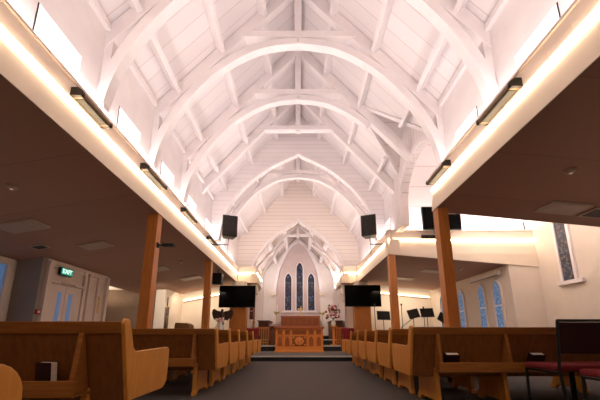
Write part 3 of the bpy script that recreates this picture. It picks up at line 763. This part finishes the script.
root = thing('altar_cross', (.18, 19.1, 2.0), 'small brass cross standing on the reredos before the middle lancet', 'cross')
MB().lathe([(.10, 0), (.10, .03), (.04, .06), (.025, .12)]).build('base', M['brass'], root)
MB().box(-.035, .035, -.02, .02, .12, .64).box(-.20, .20, -.02, .02, .42, .49).build('cross', M['brass'], root)
def candle(x, label):
    root = thing('candlestick', (x, 18.6, .82), label, 'candlestick', 'tall candlesticks flanking the reredos')
    MB().lathe([(.14, 0), (.14, .03), (.04, .07), (.025, .3), (.035, .5), (.02, .7), (.02, 1.28), (.06, 1.32), (.06, 1.35)]).build('stem', M['brass'], root)
    MB().lathe([(.022, 1.35), (.022, 1.86), (.006, 1.88)]).build('candle', M['candle'], root)
    mb = MB()
    for k in range(10): mb.ball((random.uniform(-.15, .15), random.uniform(-.08, .08), 1.33+random.uniform(-.09, .09)), .05, seg=6, rings=4)
    mb.build('posy', M['posy'], root)
candle(-1.30, 'tall brass candlestick with a pale posy to the left of the reredos')
candle(1.50, 'tall brass candlestick with a pale posy to the right of the reredos')

# flowers on stand
root = thing('flower_stand', (1.62, 13.9, .38), 'slim wooden pedestal carrying the flower arrangement', 'pedestal')
MB().box(-.13, .13, -.13, .13, 0, .04).box(-.05, .05, -.05, .05, .04, .80).build('column', M['altar'], root, .005)
MB().box(-.14, .14, -.14, .14, .80, .84).build('top', M['altar'], root, .005)
root = thing('flower_arrangement', (1.62, 13.9, 1.22), 'pink and red flower arrangement in a white vase to the right of the altar', 'flowers')
MB().lathe([(.06, 0), (.10, .05), (.11, .14), (.08, .22), (.09, .25)]).build('vase', M['china'], root)
for nm, mt, n, rr in (('leaves', 'leaf', 16, .05), ('pink_blossoms', 'petal', 30, .05), ('pale_blossoms', 'petal2', 34, .048), ('red_blossoms', 'petal3', 10, .05)):
    mb = MB()
    for k in range(n):
        a = random.uniform(0, 2*PI); q = random.random()**.6; zz = random.uniform(.36, .95)
        rad = .34*q*(1.15-abs(zz-.5)*1.1)
        mb.ball((rad*math.cos(a), rad*.6*math.sin(a), zz), rr*random.uniform(.7, 1.2), seg=6, rings=4, jit=.15)
    mb.build(nm, M[mt], root)
mb = MB()
for k in range(12):
    a = random.uniform(-1, 1); mb.tube([(0, 0, .22), (a*.15, 0, .5), (a*.32, random.uniform(-.1, .1), random.uniform(.7, 1.02))], .006, 5)
mb.build('stems', M['leaf'], root)

# altar rails, chairs and desk in the chancel mouth
def rail(x0, x1, y, z, label):
    root = thing('altar_rail', ((x0+x1)/2, y, z), label, 'altar rail'); h = (x1-x0)/2
    MB().box(-h, h, -.05, .05, .72, .80).build('handrail', M['post'], root, .008)
    MB().box(-h, h, -.03, .03, .08, .13).build('bottom_rail', M['post'], root)
    n = 6
    for i in range(n):
        x = -h+.04+i*(2*h-.08)/(n-1); MB().box(x-.025, x+.025, -.025, .025, 0, .72).build('baluster', M['post'], root)
rail(-1.95, -1.35, 14.25, .38, 'wooden altar rail with upright slats left of the altar')
rail(1.75, 2.25, 14.25, .38, 'wooden altar rail with upright slats right of the flowers')
def clergy_chair(x, y, z, mat, label, rz=0):
    root = thing('clergy_chair', (x, y, z), label, 'chair', rz=rz)
    MB().box(-.27, .27, -.25, .25, .38, .48).build('seat', M[mat], root, .02)
    MB().box(-.27, .27, .22, .28, .44, .95).build('backrest', M[mat], root, .02)
    for sx in (-1, 1):
        MB().box(sx*.29-.03, sx*.29+.03, -.25, .25, .62, .67).build('armrest', M['walnut'], root, .008)
        for yy in (-.24, .24): MB().box(sx*.29-.025, sx*.29+.025, yy-.025, yy+.025, 0, .63).build('leg', M['walnut'], root)
clergy_chair(-1.93, 12.75, .16, 'red', 'red upholstered armchair on the left, in front of the pier')
clergy_chair(2.12, 12.75, .16, 'red', 'red upholstered armchair on the right, in front of the pier')
root = thing('prayer_desk', (-1.06, 14.2, .38), 'dark wooden prayer desk with a sloping top left of the altar', 'desk')
MB().box(-.23, .23, -.2, .2, 0, .72).build('body', M['walnut'], root, .01)
MB().hexa([(-.26, -.25, .80), (.26, -.25, .80), (.26, .25, .92), (-.26, .25, .92)], [(-.26, -.25, .84), (.26, -.25, .84), (.26, .25, .96), (-.26, .25, .96)]).build('sloping_top', M['walnut'], root)
MB().box(-.22, .22, .1, .2, .72, .87).build('riser_board', M['walnut'], root)
for s, x, t in ((-1, -1.72, 'left'), (1, 1.95, 'right')):
    root = thing('choir_stall', (x*.97, 15.6, .62), 'dark panelled choir stall against the %s chancel wall' % t, 'stall')
    MB().box(-.25, .25, -.9, .9, 0, .85).build('desk_front', M['walnut'], root, .01)
    MB().box(-.30, .30, -.92, .92, .85, .90).build('desk_top', M['walnut'], root, .008)
root = thing('paschal_candle_stand', (-1.97, 13.55, .38), 'tall thin brown candle stand beside the left screen', 'candle stand')
MB().lathe([(.16, 0), (.16, .04), (.04, .08), (.03, .9), (.06, 1.0), (.03, 1.1)]).build('stand', M['post'], root)
MB().lathe([(.035, 1.1), (.035, 1.75), (.01, 1.77)]).build('candle', M['reredos'], root)
root = thing('hymn_board', (-2.35, 14.37, 1.55), 'dark narrow hymn board on the wall right of the left pier', 'board')
MB().box(.02, .22, -.03, 0, 0, .75).build('frame', M['walnut'], root)
MB().box(.04, .20, -.035, -.03, .38, .40).build('slat', M['china'], root)

# eagle lectern
root = thing('eagle_lectern', (-2.98, 11.9, 0), 'dark carved eagle lectern with spread wings beside the left pier', 'lectern')
MB().lathe([(.28, 0), (.28, .06), (.1, .12), (.06, .4), (.09, .7), (.06, 1.2), (.1, 1.28)]).build('stem', M['eagle'], root)
MB().ball((0, 0, 1.50), .13, .8, .9, 1.7, 12, 8).ball((0, -.05, 1.76), .06, 1, 1.1, 1, 10, 6).tube([(0, -.1, 1.77), (0, -.16, 1.74)], [.025, .004], 8).build('eagle_body', M['eagle'], root)
for sx in (-1, 1):
    q = [(0, 1.34), (0, 1.70), (sx*.10, 1.74), (sx*.22, 1.76), (sx*.33, 1.84), (sx*.40, 1.80), (sx*.42, 1.66), (sx*.38, 1.52), (sx*.32, 1.40), (sx*.27, 1.47), (sx*.2, 1.36), (sx*.12, 1.42), (sx*.06, 1.32)]
    MB().prism(q, 'y', .02, .07).build('wing', M['eagle'], root, .01)
root = thing('white_vase', (-2.92, 11.35, 0), 'white vase of flowers on a small stand in front of the eagle lectern', 'vase')
MB().box(-.17, .17, -.17, .17, 0, .88).build('stand', M['walnut'], root, .01)
MB().lathe([(.08, .88), (.12, .96), (.13, 1.14), (.09, 1.24), (.1, 1.28)]).build('vase', M['china'], root)
mb = MB()
for k in range(14): mb.ball((random.uniform(-.13, .13), random.uniform(-.1, .1), 1.3+random.uniform(0, .12)), .05, seg=6, rings=4)
mb.build('flowers', M['petal2'], root)

# processional cross and boxes in the left alcove
root = thing('processional_banner', (-5.22, 12.0, 0), 'narrow hanging banner on a pole before the white wall edge', 'banner')
MB().lathe([(.2, 0), (.2, .04), (.03, .06), (.02, 2.3)]).build('pole', M['metal'], root)
MB().box(-.07, .09, -.02, .0, .9, 1.9).build('cloth', M['cloth'], root)
MB().box(-.09, .11, -.03, .01, 1.9, 1.93).build('crossbar', M['brass'], root)
root = thing('organ_bench_box', (-4.25, 11.4, 0), 'brown box shaped instrument case behind the left pews', 'case')
MB().box(-.28, .28, -.25, .25, 0, 1.05).build('body', M['walnut'], root, .01)
MB().prism([(-.28, 1.05), (.28, 1.05), (.26, 1.18), (.14, 1.25), (-.25, 1.26), (-.28, 1.18)], 'y', -.24, .24).build('lid', M['boxbr'], root, .01)

# ------------------------------------------------------------------ music corner at the right
def music_stand(x, y, h, tilt, label, w=.5, mat='black'):
    root = thing('music_stand', (x, y, 0), label, 'music stand', 'music stands in the far right corner')
    MB().tube([(0, 0, .12), (0, 0, h-.1)], .014, 8).build('pole', M['black'], root)
    for k in range(3):
        a = k*2*PI/3; MB().tube([(0, 0, .18), (.26*math.cos(a), .26*math.sin(a), .012)], .011, 6).build('leg', M['black'], root)
    mb = MB().box(-w/2, w/2, -.008, .008, -.17, .17).box(-w/2, w/2, -.05, .008, -.185, -.17)
    mb.xform(Matrix.Translation((0, -.03, h)) @ Matrix.Rotation(tilt, 4, 'Y') @ Matrix.Rotation(-.25, 4, 'X')).build('desk', M['black'], root)
music_stand(4.95, 11.6, 1.66, -.03, 'black music stand with its desk level, at the right of the pair')
music_stand(4.42, 11.6, 1.62, -.22, 'black music stand with a tilted desk, beside the level one', .42)
music_stand(3.30, 11.7, 1.56, .04, 'black music stand seen left of the far post', .5)
music_stand(5.42, 11.4, 1.46, .6, 'black music stand with a steeply tilted desk by the right wall', .3)
def mic(x, y, pts, label):
    root = thing('microphone_stand', (x, y, 0), label, 'microphone stand')
    MB().lathe([(.15, 0), (.15, .02), (.03, .04)]).build('base', M['black'], root)
    MB().tube(pts, .013, 6).build('pole', M['black'], root)
    p = Vector(pts[-1]); MB().ball(p, .035, 1, 1, 1.3).build('microphone', M['metal'], root)
mic(3.92, 11.4, [(0, 0, .03), (0, 0, 1.95)], 'tall upright microphone stand right of the far post')
mic(4.05, 11.9, [(0, 0, .03), (0, 0, 1.12), (.46, 0, 1.46)], 'microphone stand with a slanting boom behind the tall one')
mic(5.25, 12.6, [(0, 0, .03), (0, 0, 1.95)], 'slim upright microphone stand behind the level music stand')
mic(2.90, 11.4, [(0, 0, .03), (0, 0, 1.95)], 'slim upright microphone stand left of the far post')
root = thing('keyboard', (4.05, 9.7, 0), 'dark electronic keyboard on a stand under the music stands', 'keyboard')
MB().box(-.45, .45, -.16, .16, .96, 1.06).build('body', M['black'], root, .01)
MB().box(-.40, .40, -.165, -.02, 1.06, 1.072).build('keys', M['china'], root)
for sx in (-1, 1): MB().tube([(-sx*.3, 0, .96), (sx*.3, 0, .02)], .016, 6).build('leg', M['metal'], root)
root = thing('projector_screen_case', (6.26, 9.85, 2.63), 'long white roller screen case above the blue lancets', 'screen case')
MB().box(-.09, .03, -.75, .75, 0, .14).build('case', M['white'], root, .01)
MB().box(-.1, -.09, -.73, .73, -.02, .02).build('bottom_bar', M['chrome'], root)

# ------------------------------------------------------------------ doors on the left
root = thing('door_1', (-6.0, 7.62, 0), 'pale double doors with narrow glass strips under the exit sign', 'door', kind='structure')
for sy in (-1, 1):
    a, b = sorted((sy*.004, sy*.56))
    leaf = MB().box(.01, .05, a, b, 0, 2.04).build('door_leaf', M['doorp'], root, .004)
    c = sy*.18
    MB().box(.05, .056, c-.055, c+.055, 1.0, 1.85).build('glass_strip', M['glassb'], leaf)
    MB().tube([(.055, sy*.06, .98), (.10, sy*.06, .98), (.10, sy*.06, 1.14), (.055, sy*.06, 1.14)], .01, 6).build('door_handle', M['chrome'], leaf)
MB().box(.0, .09, -.66, -.57, 0, 2.52).box(.0, .09, .57, .66, 0, 2.52).box(0, .09, -.57, .57, 2.05, 2.12).box(0, .07, -.57, .57, 2.42, 2.50).build('door_frame', M['doorp'], root, .004)
MB().box(0, .03, -.57, .57, 2.12, 2.42).build('transom_panel', M['doorp'], root)
MB().box(.05, .10, -.25, .25, 2.06, 2.10).build('door_closer', M['chrome'], root)
struct('trim_%d' % pn, MB().box(-6.0, -5.92, 7.0, 7.0+.1, 0, 2.55).box(-6.0, -5.94, 8.42, 8.47, 0, 2.5).box(-6.0, -5.94, 8.82, 8.87, 0, 2.5).box(-6.0, -5.94, 8.42, 8.87, 2.46, 2.52).box(-6.0, -5.92, 9.2, 9.3, 0, 2.55), M['doorp'], 'pale mouldings of the panelled door wall', 'trim'); pn += 1
root = thing('window_%d' % wk, (-6.6, 5.95, .9), 'dusk blue window with pale frame on the near left aisle wall', 'window', kind='structure'); wk += 1
MB().box(.005, .02, -.75, .62, 0, 1.45).build('pane', M['glassb'], root)
MB().box(.001, .08, .62, .76, -.1, 1.6).box(.001, .08, -.85, -.75, -.1, 1.6).box(.001, .08, -.75, .62, 1.45, 1.6).box(.001, .08, -.75, .62, -.1, 0).build('frame', M['plaster'], root)

root = thing('exit_sign', (-5.88, 7.45, 2.27), 'small green illuminated exit sign above the double doors', 'exit sign')
MB().box(-.05, .02, -.2, .2, 0, .19).build('case', M['metal'], root, .006)
MB().box(.02, .026, -.185, .185, .015, .175).build('sign_face', M['exit'], root)
MB().box(-.12, -.05, -.03, .03, .08, .12).build('bracket', M['metal'], root)
fc = bpy.data.curves.new('lettering', 'FONT'); fc.body = 'EXIT'; fc.size = .155; fc.align_x = 'CENTER'; fc.align_y = 'CENTER'; fc.extrude = .002
fc.materials.append(M['exitw'])
tmp = bpy.data.objects.new('tmp', fc); C.objects.link(tmp); bpy.context.view_layer.update()
lm = bpy.data.meshes.new_from_object(tmp.evaluated_get(bpy.context.evaluated_depsgraph_get())); bpy.data.objects.remove(tmp)
fo = bpy.data.objects.new('lettering', lm); C.objects.link(fo); fo.parent = root
fo.location = (.03, 0, .095); fo.rotation_euler = (PI/2, 0, PI/2)
root = thing('fire_call_point', (-6.0, 6.92, 1.27), 'small red fire alarm call point left of the double doors', 'alarm button')
MB().box(0, .05, -.055, .055, 0, .11).build('case', M['redplastic'], root, .006)
MB().box(.05, .054, -.03, .03, .03, .08).build('glass', M['china'], root)
root = thing('wall_plaque', (-5.995, 8.96, 1.46), 'narrow brass plaque on the pale pilaster right of the doors', 'plaque')
MB().box(0, .03, -.045, .045, 0, .42).build('plate', M['brass'], root, .004)
MB().ball((.015, 0, .44), .05, .5, .9, 1).build('finial', M['brass'], root)

# ------------------------------------------------------------------ lights
def area(name, loc, rot, sx, sy, e, col):
    l = bpy.data.lights.new(name, 'AREA'); l.shape = 'RECTANGLE'; l.size = sx; l.size_y = sy; l.energy = e; l.color = col
    o = bpy.data.objects.new(name, l); C.objects.link(o); o.location = loc; o.rotation_euler = rot; return o
def spot(name, loc, target, e, ang, col, blend=.6, size=.1):
    l = bpy.data.lights.new(name, 'SPOT'); l.energy = e; l.spot_size = ang; l.spot_blend = blend; l.color = col; l.shadow_soft_size = size
    o = bpy.data.objects.new(name, l); C.objects.link(o); o.location = loc
    o.rotation_euler = (Vector(target)-Vector(loc)).to_track_quat('-Z', 'Y').to_euler(); return o
PINK = (1, .925, .91); WARM = (1, .80, .58)
UP = PI
for s in (-1, 1):
    a, b = (-1.0, 13.6)
    # uplights lying in the gutter on top of the bulkheads
    if s < 0: area('gutter_light_left', (-2.88, (a+b)/2, 3.97), (UP, math.radians(-18)*-1, 0), .1, b-a, 262, PINK)
    else:
        area('gutter_light_right', (2.78, 2.2, 3.97), (UP, math.radians(-18), 0), .1, 6.4, 122, PINK)
        area('gutter_light_right_far', (2.85, (8.9+13.6)/2, 3.97), (UP, math.radians(-18), 0), .1, 4.7, 85, PINK)
area('transept_gutter_light', (5.0, 8.95, 3.97), (UP+math.radians(15), 0, 0), 4.0, .1, 80, PINK)
area('transept_roof_light', (5.2, 5.8, 4.2), (UP, 0, 0), 3.5, .2, 40, PINK)
area('roof_fill', (0, 6.6, 4.3), (UP, 0, 0), 3.2, 14.2, 168, PINK)  # unseen fill lamp added to light the roof evenly from below
# chancel
area('chancel_up_left', (-2.0, 16.6, 3.6), (UP, 0, 0), .2, 3.5, 80, PINK)
area('chancel_up_right', (2.0, 16.6, 3.6), (UP, 0, 0), .2, 3.5, 80, PINK)
spot('altar_spot', (0, 9.0, 6.9), (0, 12.4, .8), 800, math.radians(40), (1, .84, .66))
spot('east_spot', (0, 15.0, 5.6), (0, 19.5, 2.0), 300, math.radians(70), (1, .86, .74))
# aisles
area('aisle_left_bounce', (-4.6, 4.5, .9), (UP, 0, 0), 2.4, 13, 17, (1, .82, .70))  # weak unseen aisle lamps, added as floor bounce to lift the brown ceilings
area('aisle_right_bounce', (4.9, 1.5, .95), (UP, 0, 0), 3.0, 7, 13, (1, .82, .70))
area('aisle_far_right_bounce', (4.6, 11.0, 1.0), (UP, 0, 0), 2.5, 4, 8, (1, .82, .70))
area('alcove_right_light', (4.6, 13.2, 2.75), (math.radians(25), 0, 0), 2.6, .3, 38, WARM)
area('alcove_left_light', (-4.2, 13.2, 2.7), (math.radians(25), 0, 0), 2.0, .3, 32, WARM)
spot('wall_edge_fill', (-4.6, 10.4, 2.45), (-5.7, 12.3, 2.0), 150, math.radians(60), WARM)  # added lamp without a fitting, brightens the white wall edge
area('corridor_light', (-8.0, 11.3, 1.9), (UP, 0, 0), 1.2, 1.2, 30, WARM)
area('transept_wall_light', (5.4, 7.3, 4.6), (0, math.radians(-35), 0), 1.6, 2.0, 34, (1, .84, .70))

w = bpy.data.worlds.new('dusk'); bpy.context.scene.world = w; w.use_nodes = True
bg = w.node_tree.nodes['Background']; bg.inputs['Color'].default_value = (.25, .35, .6, 1); bg.inputs['Strength'].default_value = .15

# ------------------------------------------------------------------ camera
cam = bpy.data.cameras.new('camera'); co = bpy.data.objects.new('camera', cam); C.objects.link(co)
co.location = (0, 0, EYE); co.rotation_euler = (PI/2 + math.atan(63/300), 0, 0)
cam.sensor_fit = 'HORIZONTAL'; cam.sensor_width = 36; cam.lens = 18
cam.shift_x = 2/600; cam.shift_y = 73/600; cam.clip_start = .05
sc = bpy.context.scene; sc.camera = co
sc.view_settings.view_transform = 'Standard'; sc.view_settings.look = 'None'; sc.view_settings.exposure = 0
